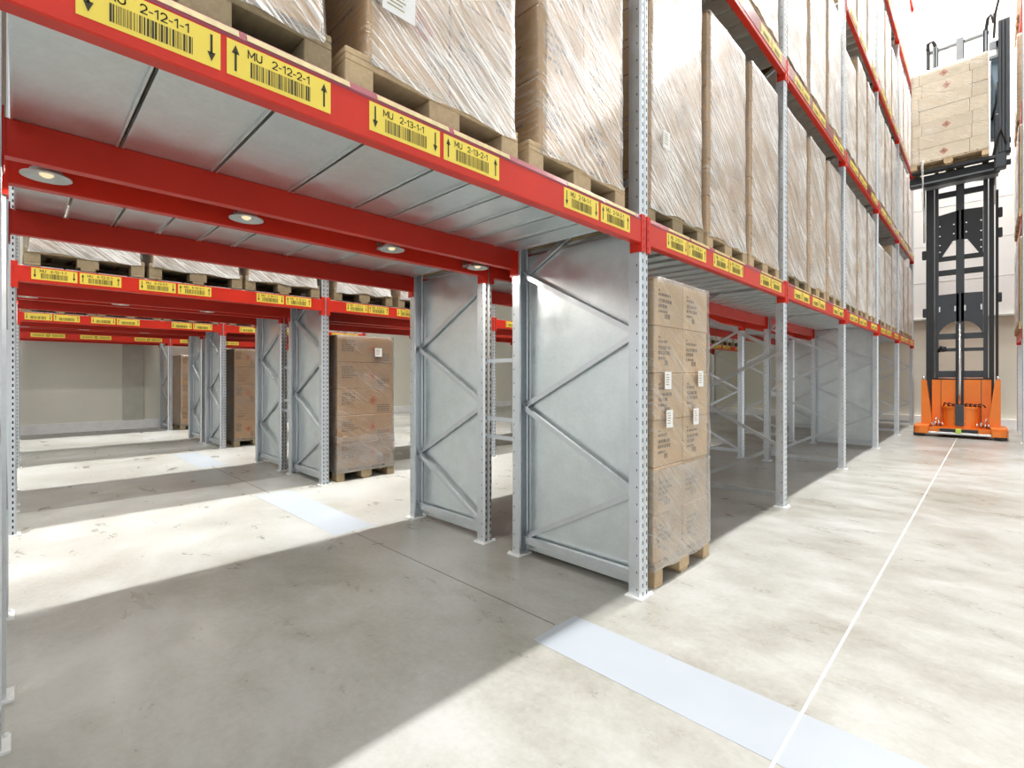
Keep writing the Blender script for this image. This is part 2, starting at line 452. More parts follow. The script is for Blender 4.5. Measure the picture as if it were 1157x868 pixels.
# ------------------------------------------------------------------ writing for the location labels
def arc(cx, cy, rx, ry, a0, a1, n=8):
    return [(cx + rx * math.cos(R(a0 + (a1 - a0) * i / n)), cy + ry * math.sin(R(a0 + (a1 - a0) * i / n))) for i in range(n + 1)]
GLYPH = {   # stroke letters on a cell 1 high: (width, strokes)
    'M': (0.80, [[(0, 0), (0, 1), (0.4, 0.25), (0.8, 1), (0.8, 0)]]),
    'U': (0.66, [[(0, 1), (0, 0.33)] + arc(0.33, 0.33, 0.33, 0.33, 180, 360) + [(0.66, 1)]]),
    '1': (0.34, [[(0.0, 0.76), (0.28, 1), (0.28, 0)]]),
    '2': (0.60, [arc(0.3, 0.70, 0.29, 0.30, 165, -35) + [(0.02, 0.0), (0.60, 0.0)]]),
    '3': (0.58, [arc(0.27, 0.75, 0.27, 0.25, 150, -90) + arc(0.27, 0.27, 0.30, 0.27, 90, -150)]),
    '4': (0.62, [[(0.46, 0), (0.46, 1), (0.0, 0.28), (0.62, 0.28)]]),
    '5': (0.58, [[(0.54, 1), (0.10, 1), (0.05, 0.52)] + arc(0.28, 0.32, 0.29, 0.32, 130, -145)]),
    '6': (0.58, [[(0.48, 0.98), (0.12, 0.60)] + arc(0.29, 0.30, 0.28, 0.30, 150, -210, 14)]),
    '7': (0.56, [[(0, 1), (0.56, 1), (0.20, 0)]]),
    '-': (0.30, [[(0, 0.42), (0.30, 0.42)]]),
    ' ': (0.34, []),
}
def text_geo(body, size, weight=0.15):
    """block letters as flat strokes: verts (x, y) and faces, x from 0"""
    v, f, x = [], [], 0.0
    for ch in body:
        w, strokes = GLYPH[ch]
        for st in strokes:
            for k in range(len(st) - 1):
                (ax, ay), (bx, by) = st[k], st[k + 1]
                L = math.hypot(bx - ax, by - ay) or 1; dx, dy = (bx - ax) / L, (by - ay) / L
                e = weight * 0.42; nx, ny = -dy * weight / 2, dx * weight / 2
                ax -= dx * e; ay -= dy * e; bx += dx * e; by += dy * e
                o = len(v)
                v += [((x + px) * size, py * size) for px, py in ((ax - nx, ay - ny), (bx - nx, by - ny), (bx + nx, by + ny), (ax + nx, ay + ny))]
                f.append((o, o + 1, o + 2, o + 3))
        x += w + 0.24
    return v, f

LW, LH = 0.285, 0.095
_lab = {}
def label_mesh(text, up, seed=0):
    """yellow shelf-location label facing +x: arrow, code over a barcode, arrow"""
    key = (text, up, seed)
    if key in _lab: return _lab[key]
    m = MB(); m.keep = True
    e = 0.0006
    m.box(0, 0.001, 0, LW, 0, LH, 0)
    X = 0.001 + e
    def rect(y0, y1, z0, z1, k=1): m.quad([(X, y0, z0), (X, y1, z0), (X, y1, z1), (X, y0, z1)], k)
    for cy in (0.021, LW - 0.021):
        z0, z1 = 0.014, 0.084
        hd = 0.024
        if up:
            rect(cy - 0.0028, cy + 0.0028, z0, z1 - hd + 0.004); m.quad([(X, cy - 0.0095, z1 - hd), (X, cy + 0.0095, z1 - hd), (X, cy, z1)], 1)
        else:
            rect(cy - 0.0028, cy + 0.0028, z0 + hd - 0.004, z1); m.quad([(X, cy, z0), (X, cy + 0.0095, z0 + hd), (X, cy - 0.0095, z0 + hd)], 1)
    rnd = random.Random(seed + len(text) + ord(text[-3]) if text else seed)
    y = 0.058
    while y < LW - 0.062:
        w = rnd.choice((0.0015, 0.0015, 0.003, 0.0045)); rect(y, min(y + w, LW - 0.06), 0.012, 0.055, 1 if rnd.random() < 0.55 else 2)
        y += w + rnd.choice((0.0015, 0.002, 0.003))
    if text:
        v, f = text_geo(text, 0.0205)
        w = max(p[0] for p in v); sx = min(1.0, 0.180 / w)
        m.add([(X, 0.052 + p[0] * sx, 0.0635 + p[1]) for p in v], f, 1)
    me = m.mesh('location_label', ['yellow', 'ink', 'ink_soft']); _lab[key] = me
    return me
def wide_label():
    m = MB(); m.keep = True; X = 0.0016
    m.box(0, 0.001, 0, 0.52, 0, 0.085, 0)
    rnd = random.Random(3)
    for y0, y1 in ((0.03, 0.20), (0.32, 0.49)):
        y = y0
        while y < y1:
            w = rnd.choice((0.003, 0.005)); m.quad([(X, y, 0.02), (X, y + w, 0.02), (X, y + w, 0.065), (X, y, 0.065)], 2); y += w + 0.005
    c = [(X, 0.26 + 0.028 * math.cos(a * math.pi / 8), 0.043 + 0.028 * math.sin(a * math.pi / 8)) for a in range(16)]
    m.quad(c, 1)
    c = [(X + 0.0005, 0.26 + 0.016 * math.cos(a * math.pi / 8), 0.043 + 0.016 * math.sin(a * math.pi / 8)) for a in range(16)]
    m.quad(c, 0)
    return m.mesh('location_label', ['yellow', 'ink', 'ink_soft'])
WIDE = wide_label()

# ------------------------------------------------------------------ crossbeams
def beam_body(BL):
    m = MB()
    # stepped box section: face at x = 0, step behind for the deck
    prof = [(0.0, 0.004), (0.0, BH - 0.004), (-0.004, BH), (-0.048, BH), (-0.05, BH - 0.002), (-0.05, 0.002), (-0.048, 0.0), (-0.004, 0.0)]
    m.prism(prof, 'y', 0, BL)
    return m.mesh('beam_section', ['red'])
BEAMS = {}
def beam_mesh(L):
    L = round(L, 3)
    if L not in BEAMS:
        g = MB(); g.prism([(0.001, BH - 0.006), (0.001, BH + 0.003), (-0.008, BH + 0.028), (-0.0105, BH + 0.027), (-0.002, BH + 0.002), (-0.002, BH - 0.006)], 'y', 0.0, L)
        BEAMS[L] = (beam_body(L), g.mesh('edge_guard', ['guard']))
    return BEAMS[L]
mb = MB(); mb.box(-0.075, 0.004, 0, 0.006, -0.05, BH + 0.03); mb.box(-0.006, 0.004, -0.036, 0.0, -0.05, BH + 0.03)
for z in (-0.03, 0.02, 0.07, 0.12): mb.box(0.004, 0.007, -0.026, -0.014, z, z + 0.016)
CONN_A = mb.mesh('connector', ['red'])
mb = MB(); mb.box(-0.075, 0.004, -0.006, 0, -0.05, BH + 0.03); mb.box(-0.006, 0.004, 0.0, 0.036, -0.05, BH + 0.03)
for z in (-0.03, 0.02, 0.07, 0.12): mb.box(0.004, 0.007, 0.014, 0.026, z, z + 0.016)
CONN_B = mb.mesh('connector', ['red'])
mb = MB(); mb.quad([(0.0005, 0, 0), (0.0005, 0.30, 0), (-0.0065, 0.30, 0.020), (-0.0065, 0, 0.020)], 0)
for i in range(9): 
    y = 0.10 + i * 0.012
    mb.quad([(-0.0018, y, 0.006), (-0.0018, y + 0.007, 0.006), (-0.0052, y + 0.007, 0.014), (-0.0052, y, 0.014)], 1)
mb.keep = True
TOPSTRIP = mb.mesh('shelf_strip', ['yellow_dull', 'ink_soft'])

def crossbeam(row, k, lvl, face, labels=()):
    """beam of the bay between uprights k and k+1; face '+' looks to +x, '-' to -x"""
    xf, xb = ROWS[row]; ya = yk(k, row) + 0.046; BL = bay_len(k, row) - 0.092
    z = LEVEL[lvl]
    bay = 'over the passage' if k == -1 else ('before the passage' if k < -1 else f'{ORD[k + 1]} bay beyond passage')
    side = ('aisle side' if (face == '+') == (row % 2 == 1) else 'inner side')
    lv = '' if lvl == 0 else f', {ORD[lvl + 1]} level'
    look = 'labelled' if labels else 'plain'
    t = thing('rack_crossbeam', f'red {look} crossbeam, {bay}, {side}{lv}, {RACK[row]}', 'crossbeam', (0, 0, 0), 0, 'red rack crossbeams', 'thing')
    if face == '+':
        t.location = (xf + 0.047, ya, z)
    else:
        t.location = (xb - 0.047, ya + BL, z); t.rotation_euler = (0, 0, math.pi)
    put('beam_section', beam_mesh(BL)[0], t)
    put('connector', CONN_A, t, (0, 0, 0)); put('connector', CONN_B, t, (0, BL, 0))
    return t

def inner_beam(row, k, lvl, face):
    return crossbeam(row, k, lvl, face)

LAB_OFF = [(0.260, 0.560), (0.976, 1.279), (1.992, 2.298)]     # label starts, measured from the bay's upright line
def add_labels(t, row, k, lvl, kind, first_code=None):
    base = -0.046 - ((yk(-1, row) + 0.166) if k == -1 else 0.0)
    for j, (a, b) in enumerate(LAB_OFF):
        for n, off in enumerate((a, b)):
            text = ''
            if first_code is not None:
                text = f'MU  {row + 1}-{first_code + j}-{n + 1}-1'
            put('location_label', label_mesh(text, n == 1, seed=j * 7 + n), t, (0.0038 if row == 1 and lvl > 0 else 0.0003, off + base, 0.045 if row == 1 and lvl > 0 else 0.030))
        if kind == 'guard':
            put('shelf_strip', TOPSTRIP, t, (0.0012, a + base + 0.03, BH + 0.0045))
            put('shelf_strip', TOPSTRIP, t, (0.0012, b + base + 0.05, BH + 0.0045))

# decks
SEAM_W = [0.345, 0.67, 1.00, 1.33, 1.54, 1.75, 1.96, 2.17, 2.38]   # wide panels first, then narrow ones
SEAM_N = [0.355 + 0.215 * i for i in range(11)]
SEAM_P = [0.256, 0.468, 0.688, 0.912, 1.118, 1.473, 1.827, 2.191]
def deck(row, k, lvl):
    xf, xb = ROWS[row]
    dy = -0.056 - yk(-1, row) if k == -1 else 0
    seams = SEAM_W if row == 1 and k == -1 else (SEAM_P if row == 2 and k == -1 else SEAM_N)
    y_lo, y_hi = 0.06, bay_len(k, row) - 0.06
    bay = 'over the passage' if k == -1 else ('before the passage' if k < -1 else f'{ORD[k + 1]} bay beyond passage')
    lv = '' if lvl == 0 else f', {ORD[lvl + 1]} level'
    t = thing('shelf_deck', f'galvanized steel shelf deck {bay}{lv}, {RACK[row]}', 'shelf deck', (0, yk(k, row), LEVEL[lvl] + BH), 0, 'steel shelf decks', 'thing')
    es = [y_lo] + [s + dy for s in seams if y_lo < s + dy < y_hi] + [y_hi]
    for a, b in zip(es[:-1], es[1:]):
        m = MB(); g = 0.006
        x0, x1 = xb - 0.03, xf + 0.035
        m.box(x0, x1, a + g, b - g, 0.0005, DECK_T)
        m.box(x0 + 0.055, x1 - 0.055, a + g, a + g + 0.007, -0.012, 0.0005); m.box(x0 + 0.055, x1 - 0.055, b - g - 0.007, b - g, -0.012, 0.0005)
        put('deck_panel', m.mesh('deck_panel', ['galv']), t)
    return t

CODES = {(1, -1): 12, (1, 0): 15, (3, -1): 12, (3, 0): 15}
for r in range(1, 8):
    for k in range(-2 if r < 3 else -1, KMAX[r]):  # unseen bay before the passage, added to stop strip light leaking underneath
        lv_n = 5 if (r == 1 and k >= -1) else 1
        for lvl in range(lv_n):
            if r == 1 and lvl >= 1 and k < (0, 0, 2, 3, 4)[lvl]: continue
            aisle = '+' if r % 2 == 1 else '-'
            lab = (r % 2 == 1) and k >= -1 and r != 7
            t = crossbeam(r, k, lvl, aisle, lab or (r == 7 and k >= -1))
            if r == 1 and lvl > 0:
                L = round(bay_len(k, r) - 0.092, 3)
                if ('s', L) not in BEAMS:
                    q = MB(); q.box(0.0005, 0.0035, 0, L, 0.035, BH + 0.025); BEAMS[('s', L)] = q.mesh('label_strip', ['guard'])
                put('label_strip', BEAMS[('s', L)], t)
            elif r == 1:
                put('edge_guard', beam_mesh(bay_len(k, r) - 0.092)[1], t)
            if lab:
                add_labels(t, r, k, lvl, 'guard' if r == 1 and k < 2 else '', CODES.get((r, k)) if lvl == 0 else None)
            elif r == 7 and k >= -1:
                for y in (0.15, 0.91, 1.84): put('location_label', WIDE, t, (0.0003, y, 0.028))
            inner_beam(r, k, lvl, '-' if r % 2 == 1 else '+')
            deck(r, k, lvl)
for lvl in range(5):
    t = crossbeam(0, 4, lvl, '-', False); inner_beam(0, 4, lvl, '+'); deck(0, 4, lvl)

# row spacers between the back-to-back rows
for (ra, rb), ks in (((1, 2), (0, 1)), ((3, 4), (0,))):
    for k in ks:
        for j, z in enumerate((0.83, 0.97, 1.42)):
            x0, x1 = ROWS[ra][1] - 0.041, ROWS[rb][0] + 0.041
            m = MB(); m.channel((x0, 0, 0), (x1, 0, 0), 0.03, 0.02)
            o = put('row_spacer', m.mesh('row_spacer', ['brace']), None, ((0), yk(k) + 0.01, z))
            tag(o, f'{("lowest", "middle", "topmost")[j]} spacer bar between uprights, {"beside the passage" if k == 0 else "one bay beyond passage"}, {"front" if ra == 1 else "second"} rack pair', 'spacer bar', 'row spacers', 'thing')

# ------------------------------------------------------------------ lamps in the gap between back-to-back rows
mb = MB(); mb.lathe([(0.0, 0.035), (0.030, 0.034), (0.048, 0.024), (0.056, 0.010), (0.076, 0.002), (0.077, -0.003), (0.070, -0.002), (0.050, 0.006), (0.0, 0.010)], (0, 0, 0), 36)
LAMP_BODY = mb.mesh('lamp_shade', ['lamp_metal'])
mb = MB(); mb.lathe([(0.0, -0.004), (0.012, -0.002), (0.020, 0.004), (0.022, 0.010)], (0, 0, 0), 20); LAMP_BULB = mb.mesh('bulb', ['lamp_glass'])
def lamp_at(x, y, z, x_beam, label, group, watts=None):
    t = thing('gap_lamp', label, 'lamp', (x, y, z), 0, group, 'thing')
    put('lamp_shade', LAMP_BODY, t); put('bulb', LAMP_BULB, t)
    m = MB(); m.box(x_beam - x, 0.012, -0.018, 0.018, 0.033, 0.037); m.box(x_beam - x, x_beam - x + 0.004, -0.018, 0.018, 0.022, 0.07)
    put('bracket', m.mesh('bracket', ['brace']), t)
    if watts:
        li = bpy.data.lights.new('gap_lamp_light', 'AREA'); li.shape = 'DISK'; li.size = 0.10; li.energy = watts; li.color = (1.0, 0.96, 0.88); li.spread = R(165)
        lo = bpy.data.objects.new('lamp_light', li); COL.objects.link(lo); lo.parent = t; lo.location = (0, 0, -0.012)
LY = (0.087, 0.81, 1.638, 2.347)
for i, y in enumerate(LY):
    lamp_at(-2.655, y, 2.085, -2.803, f'{ORD[i + 1]} round lamp along the gap behind the front rack, over the passage', 'lamps in rack gap', 5)
for i, y in enumerate(LY[:3]):
    lamp_at(-6.80, y, 2.085, -6.943, f'{ORD[i + 1]} round lamp along the gap of the second rack pair', 'lamps in rack gap', 5)
for i, y in enumerate(LY[:3]):
    lamp_at(-10.88, y, 2.085, -11.023, f'{ORD[i + 1]} round lamp along the gap of the third rack pair', 'lamps in rack gap', 5)

# ------------------------------------------------------------------ pallets and loads
PH = 0.144
def pallet_meshes(w, d):
    """wooden pallet, short side w along y, long side d along x, origin at its base centre. returns the board mesh and the block mesh"""
    m = MB()
    rnd = random.Random(5)
    for y in (-w / 2 + 0.05, 0, w / 2 - 0.05): m.bbox(-d / 2, d / 2, y - 0.05, y + 0.05, 0, 0.022, 0.003, 0, 1)
    for x in (-d / 2 + 0.0725, 0, d / 2 - 0.0725): m.bbox(x - 0.0725, x + 0.0725, -w / 2, w / 2, 0.1, 0.122, 0.003, 0, 1)
    n = 5 if w < 1 else 7
    bw = [0.145, 0.1, 0.145, 0.1, 0.145] if n == 5 else [0.145] * 7
    gap = (w - sum(bw)) / (n - 1); y = -w / 2
    for b in bw: m.bbox(-d / 2, d / 2, y, y + b, 0.122, PH, 0.003, 0, 1); y += b + gap
    boards = m
    q = MB()
    for x in (-d / 2 + 0.0725, 0, d / 2 - 0.0725):
        for y, hw in ((-w / 2 + 0.05, 0.05), (0, 0.0725), (w / 2 - 0.05, 0.05)):
            q.bbox(x - 0.0725, x + 0.0725, y - hw, y + hw, 0.022, 0.1, 0.003, 0, 1)
    return boards, q
PB, PK = pallet_meshes(0.8, 1.2)
def one_block(hw):
    q = MB(); q.bbox(-0.0725, 0.0725, -hw, hw, 0.022, 0.1, 0.003, 0, 1); return q
def whole(a, b):
    q = MB(); q.v = list(a.v); q.f = list(a.f); q.m = list(a.m); q.sm = list(a.sm); q.add(b.v, b.f, 0); return q
PALLET = {k: (PB.mesh('pallet', [k]), one_block(0.05).mesh('block', [k]), one_block(0.0725).mesh('block', [k]), whole(PB, PK).mesh('pallet', [k])) for k in ('wood', 'wood_grey')}
def put_pallet(t, kind, near):
    if not near: return put('pallet', kind[3], t)
    p = put('pallet', kind[0], t); w = 0.8 if kind is not PALLET_LONG else 1.2; d = 2.0 - w
    for x in (-d / 2 + 0.0725, 0, d / 2 - 0.0725):
        for y, big in ((-w / 2 + 0.05, 1), (0, 2), (w / 2 - 0.05, 1)): put('block', kind[big], p, (x, y, 0))
    return p
PB2, PK2 = pallet_meshes(1.2, 0.8)
PALLET_LONG = (PB2.mesh('pallet', ['wood']), PALLET['wood'][1], PALLET['wood'][2])

_ct = {}
def print_block(m, P, w, h, style, rnd, k=1):
    """printed matter on a carton face; P(a, b) maps face coordinates (0..w, 0..h) to a point"""
    def rect(a0, a1, b0, b1, kk=k): m.quad([P(a0, b0), P(a1, b0), P(a1, b1), P(a0, b1)], kk)
    def lines(a0, a1, b1, n, lh, pitch):
        for i in range(n):
            a = a0; end = a0 + (a1 - a0) * rnd.uniform(0.6, 1.0); b = b1 - i * pitch
            while a < end:
                ww = rnd.uniform(0.008, 0.03); rect(a, min(a + ww, end), b - lh, b); a += ww + rnd.uniform(0.005, 0.009)
    def diamond(a, b, r, kk):
        m.quad([P(a - r, b), P(a, b - r), P(a + r, b), P(a, b + r)], kk)
        rr = r * 0.82
    if style == 'text':
        lines(w * 0.14, w * 0.24, h * 0.78, 1, 0.012, 0.020)
        lines(w * 0.14, w * 0.56, h * 0.70, 1, 0.016, 0.020)
        lines(w * 0.14, w * 0.60, h * 0.58, 2, 0.022, 0.032)
        lines(w * 0.14, w * 0.50, h * 0.34, 1, 0.016, 0.018)
        lines(w * 0.34, w * 0.52, h * 0.27, 1, 0.030, 0.018)
    elif style == 'hazard':
        lines(w * 0.08, w * 0.36, h * 0.84, 6, 0.014, 0.026)
        diamond(w * 0.62, h * 0.52, 0.062, 2)
        m.quad([P(w * 0.62 - 0.02, h * 0.52 - 0.015), P(w * 0.62 + 0.02, h * 0.52 - 0.015), P(w * 0.62 + 0.012, h * 0.52 + 0.01), P(w * 0.62, h * 0.52 + 0.03), P(w * 0.62 - 0.012, h * 0.52 + 0.01)], 1)
        lines(w * 0.70, w * 0.95, h * 0.36, 4, 0.014, 0.025)
    elif style == 'lines':
        lines(w * 0.12, w * 0.85, h * 0.55, 2, 0.009, 0.05)
        lines(w * 0.12, w * 0.5, h * 0.28, 2, 0.012, 0.02)

def carton(w, d, h, style, card, side_style=None, seed=0):
    """carton w along y, d along x, h high; origin at its base centre, printed front faces +x"""
    key = (round(w, 3), round(d, 3), round(h, 3), style, card, side_style, seed)
    if key in _ct: return _ct[key]
    m = MB(); g = 0.0025
    m.bbox(-d / 2 + g, d / 2 - g, -w / 2 + g, w / 2 - g, 0.001, h - 0.001, 0.007, 0, 2)
    rnd = random.Random(seed * 31 + int(w * 1000))
    e = 0.0006
    xf = d / 2 - g + e
    q = MB()
    if style == 'tape':
        q.quad([(xf, -0.03, 0.01), (xf, 0.03, 0.01), (xf, 0.03, h - 0.01), (xf, -0.03, h - 0.01)], 3)
    elif style == 'diamond':
        c, z, r = 0, h * 0.5, 0.075
        q.quad([(xf, -r, z), (xf, 0, z - r), (xf, r, z), (xf, 0, z + r)], 2)
        r = 0.028; q.quad([(xf + e, -r, z - 0.02), (xf + e, r, z - 0.02), (xf + e, 0.012, z + 0.01), (xf + e, 0, z + 0.035), (xf + e, -0.012, z + 0.01)], 1)
    elif style:
        print_block(q, lambda a, b: (xf, -w / 2 + a, b), w, h, style, rnd)
    if side_style:
        ys = -w / 2 + g - e
        print_block(q, lambda a, b: (-d / 2 + a, ys, b), d, h, side_style, rnd)
    me0 = m.mesh('c0', ['card'])
    o = len(m.v); m.add(q.v, [], 0)
    for f, k in zip(q.f, q.m): m.f.append(tuple(i + o for i in f)); m.m.append(k); m.sm.append(False)
    bpy.data.meshes.remove(me0)
    me = m.mesh('carton', [card, 'print_brown', 'print_orange', 'tape']); _ct[key] = me
    return me

def film_mesh(w, d, h, seed, mat, amp=0.009, z0=0.105, top=True, n_z=34, flare=0.0):
    """wrinkled stretch-film sleeve around a load w x d x h (with the pallet), pulled in and creased near the pallet"""
    m = MB(); hw, hd, r = w / 2 + 0.005, d / 2 + 0.005, 0.02
    loop = []
    def side(a, b, n): 
        for i in range(n): t = i / n; loop.append((a[0] + (b[0] - a[0]) * t, a[1] + (b[1] - a[1]) * t))
    cs = [(hd, -hw + r), (hd, hw - r), (hd - r, hw), (-hd + r, hw), (-hd, hw - r), (-hd, -hw + r), (-hd + r, -hw), (hd - r, -hw)]
    side(cs[0], cs[1], 26); side(cs[1], cs[2], 3); side(cs[2], cs[3], 20); side(cs[3], cs[4], 2); side(cs[4], cs[5], 8); side(cs[5], cs[6], 2); side(cs[6], cs[7], 20); side(cs[7], cs[0], 3)
    nl = len(loop); off = Vector((seed * 13.7, seed * 5.1, seed * 3.3))
    for j in range(n_z + 1):
        z = z0 + (h + 0.004 - z0) * j / n_z
        for i, (x, y) in enumerate(loop):
            n = Vector((x / hd, y / hw, 0)); 
            nx = 1 if x > hd - r - 1e-6 else (-1 if x < -hd + r + 1e-6 else 0); ny = 1 if y > hw - r - 1e-6 else (-1 if y < -hw + r + 1e-6 else 0)
            nv = Vector((nx, ny, 0)); nv = nv.normalized() if nv.length else n.normalized()
            s = (x * 0.8 + y) ; u = (s * 0.78 + z * 0.62); v = (-s * 0.62 + z * 0.78)
            dsp = amp * (0.35 + 0.55 * noise.noise(Vector((u * 1.1, v * 9, 0)) + off)) + amp * 0.7 * abs(noise.noise(Vector((s * 2.2, z * 2.6, 3)) + off))
            dsp += amp * 0.5 * max(0, noise.noise(Vector((s * 6, z * 4, 9)) + off))
            if ny and not nx: dsp *= 0.45
            low = max(0.0, 1 - (z - z0) / 0.16)
            dsp = max(0.001, dsp) + low * (0.006 if nx else 0.002) * (1 + noise.noise(Vector((s * 14, z * 5, 1)) + off))
            zz = z + (0.03 * noise.noise(Vector((s * 5, 2.2, 0)) + off) if j == 0 else 0)
            fl = max(0.0, 1 - (z - z0) / 0.15) ** 1.6 * max(0.0, flare)
            m.v.append((x + nv.x * dsp, (y + nv.y * dsp) * (1 + fl / hw), zz))
    for j in range(n_z):
        for i in range(nl):
            i2 = (i + 1) % nl
            side_face = abs(loop[i][1]) > hw - r - 1e-6 and abs(loop[i2][1]) > hw - r - 1e-6
            m.f.append((j * nl + i, j * nl + i2, (j + 1) * nl + i2, (j + 1) * nl + i)); m.m.append(1 if side_face else 0); m.sm.append(True)
    if top:   # the film folds a hand's width over the top edge
        base = len(m.v)
        for i, (x, y) in enumerate(loop): m.v.append((x * 0.80, y * 0.72, h + 0.006 + 0.004 * noise.noise(Vector((x * 8, y * 8, 1)))))
        for i in range(nl):
            i2 = (i + 1) % nl
            m.f.append((n_z * nl + i, n_z * nl + i2, base + i2, base + i)); m.m.append(0); m.sm.append(True)
    m.keep = True
    return m.mesh('stretch_wrap', [mat, 'film_clear'])

SPECS = {
    'text2': dict(cols=[0.4, 0.4], tiers=5, h=0.332, style=['text', 'text'], card='card', film='film'),
    'haz2': dict(cols=[0.4, 0.4], tiers=4, h=0.415, style=['hazard', 'text'], card='card', film='film_thick'),
    'lines2': dict(cols=[0.4, 0.4], tiers=6, h=0.275, style=['lines', 'text'], card='card', film='film'),
    'wide1': dict(cols=[0.8], tiers=6, h=0.27, style=['hazard'], card='card', film='film_thick'),
    'tall3': dict(cols=[0.266, 0.268, 0.266], tiers=5, h=0.33, style=['lines', None, 'lines'], card='card', film='film_thick'),
    'low2': dict(cols=[0.4, 0.4], tiers=4, h=0.34, style=['lines', 'hazard'], card='card', film='film_thick'),
    'floor6': dict(cols=[0.4, 0.4], tiers=6, h=0.294, style=['text', 'text'], card='card_fresh', film='film_clear'),
    'floor5': dict(cols=[0.8], tiers=5, h=0.333, style=['hazard'], card='card_dark', film='film_clear'),
    'floor5b': dict(cols=[0.4, 0.4], tiers=5, h=0.333, style=['hazard', 'lines'], card='card_dark', film='film_clear'),
}
_film = {}
def load(spec, label, loc, rotz=0, group=None, deep=2, wood='wood', fseed=0, docs=(), film=None, jitter=0.004, wide=0.74, shift=0.0, lump=0.009, extra=0.0):
    S = SPECS[spec]; film = film or S['film']
    t = thing('pallet_load', label, 'pallet load', loc, rotz, group)
    rnd = random.Random(int(abs(loc[1]) * 1000) + int(abs(loc[0]) * 77) + int(loc[2] * 13))
    put_pallet(t, PALLET[wood], deep > 1)
    z = PH
    for ti in range(S['tiers']):
        cols = [c * wide / 0.8 for c in (S['cols'] if ti % 2 == 0 else S['cols'][::-1])]
        y = -wide / 2 + shift
        for ci, w in enumerate(cols):
            for di in range(deep):
                dd = 1.18 / deep
                x = 0.59 - dd * (di + 0.5)
                st = S['style'][(ci + ti) % len(S['style'])] if di == 0 else None
                if spec == 'floor6': st = 'text' if di == 0 else None
                side = 'lines' if ci == 0 else None
                put('carton', carton(w, dd, S['h'], st, S['card'], side, seed=(ti + ci) % 2), t, (x + rnd.uniform(-jitter, jitter), y + w / 2 , z))
            y += w
        z += S['h']
    key = (spec, fseed, film, wide)
    if key not in _film: _film[key] = film_mesh(wide + 0.005, 1.19, z, fseed, film, flare=0.382 - wide / 2 if abs(shift) < 0.001 else 0.0, amp=lump)
    put('stretch_wrap', _film[key], t, (0, shift, 0))
    if extra:   # more turns of film around the lower tiers
        put('stretch_wrap', film_mesh(wide + 0.02, 1.205, extra, fseed + 5, 'film_low', amp=0.012, top=False), t)
    for (y, zc, w, h) in docs:
        m = MB(); m.box(0, 0.0012, -w / 2, w / 2, -h / 2, h / 2, 0)
        for i in range(5): m.quad([(0.0018, -w * 0.36, h * (0.3 - i * 0.14)), (0.0018, w * (0.1 + 0.05 * (i % 3)), h * (0.3 - i * 0.14)), (0.0018, w * (0.1 + 0.05 * (i % 3)), h * (0.34 - i * 0.14)), (0.0018, -w * 0.36, h * (0.34 - i * 0.14))], 1)
        m.keep = True
        d = put('document_label', m.mesh('document_label', ['paper', 'ink_soft']), t, (0.622, y, zc)); d['label'] = 'white paper document label'
    return t

FX = -1.476                                   # front edge of the loads on the front rack
BASE1 = LEVEL[0] + BH + DECK_T
def bay_name(k): return 'over the passage' if k == -1 else f'{ORD[k + 1]} bay beyond passage'
SLOT = [0.408, 1.197, 2.068]                 # pallet centres in the bay over the passage
near = {(-1, 0): 'lines2', (-1, 1): 'haz2', (-1, 2): 'text2'}
kinds = ['text2', 'haz2', 'tall3', 'lines2', 'wide1', 'haz2', 'text2', 'tall3']
docs0 = {(-1, 1): [(-0.215, 0.365, 0.13, 0.10)], (0, 0): [(-0.20, 0.56, 0.09, 0.11)]}
n = 0
near.update({(3, 0): 'low2', (3, 1): 'low2'})
for k in range(-1, 5):
    cs = SLOT if k == -1 else [0.468, 1.338, 2.21]
    for j, c in enumerate(cs):
        sp = near.get((k, j)) or kinds[(n * 3 + k) % len(kinds)]
        word = ('first', 'second', 'third')[j]
        lab = f'film-wrapped carton pallet, {word} slot {bay_name(k)}, lowest shelf, front rack'
        load(sp, lab, (FX - 0.6, (yk(k) if k >= 0 else -0.056) + c, BASE1), 0, 'wrapped pallets on the lowest shelf', deep=2 if k < 1 else 1,
             wood='wood' if n % 3 != 0 else 'wood_grey', fseed=n % 4, docs=docs0.get((k, j), ()), film='film_white' if k > 1 else ('film_thick' if k > -1 else None),
             wide=0.70 if k == -1 and j > 0 else 0.74, shift={1: 0.035, 2: 0.03}.get(j, 0) if k == -1 else 0).scale = (1, 0.86 if (k, j) == (-1, 0) else 1, 1)
        n += 1
for lvl in range(1, 5):
    for k in range(-1, 5):
        if lvl == 1 and k < 0: continue
        if lvl == 2 and k < 2: continue
        if lvl == 3 and k < 3: continue
        if lvl == 4 and k < 4: continue
        for j, c in enumerate([0.468, 1.338, 2.21]):
            if lvl == 1 and (k, j) in ((2, 0),): sp = 'low2'
            elif lvl == 2 and (k, j) in ((2, 1), (3, 2)): sp = 'low2'
            else: sp = kinds[(n * 5 + lvl) % len(kinds)]
            word = ('first', 'second', 'third')[j]
            load(sp, f'film-wrapped carton pallet, {word} slot {bay_name(k)}, {ORD[lvl + 1]} level, front rack', (FX - 0.6, yk(k) + c, LEVEL[lvl] + BH + DECK_T), 0,
                 'wrapped pallets on the upper shelves', deep=1, wood='wood' if n % 3 else 'wood_grey', fseed=n % 4, film='film_white')
            n += 1
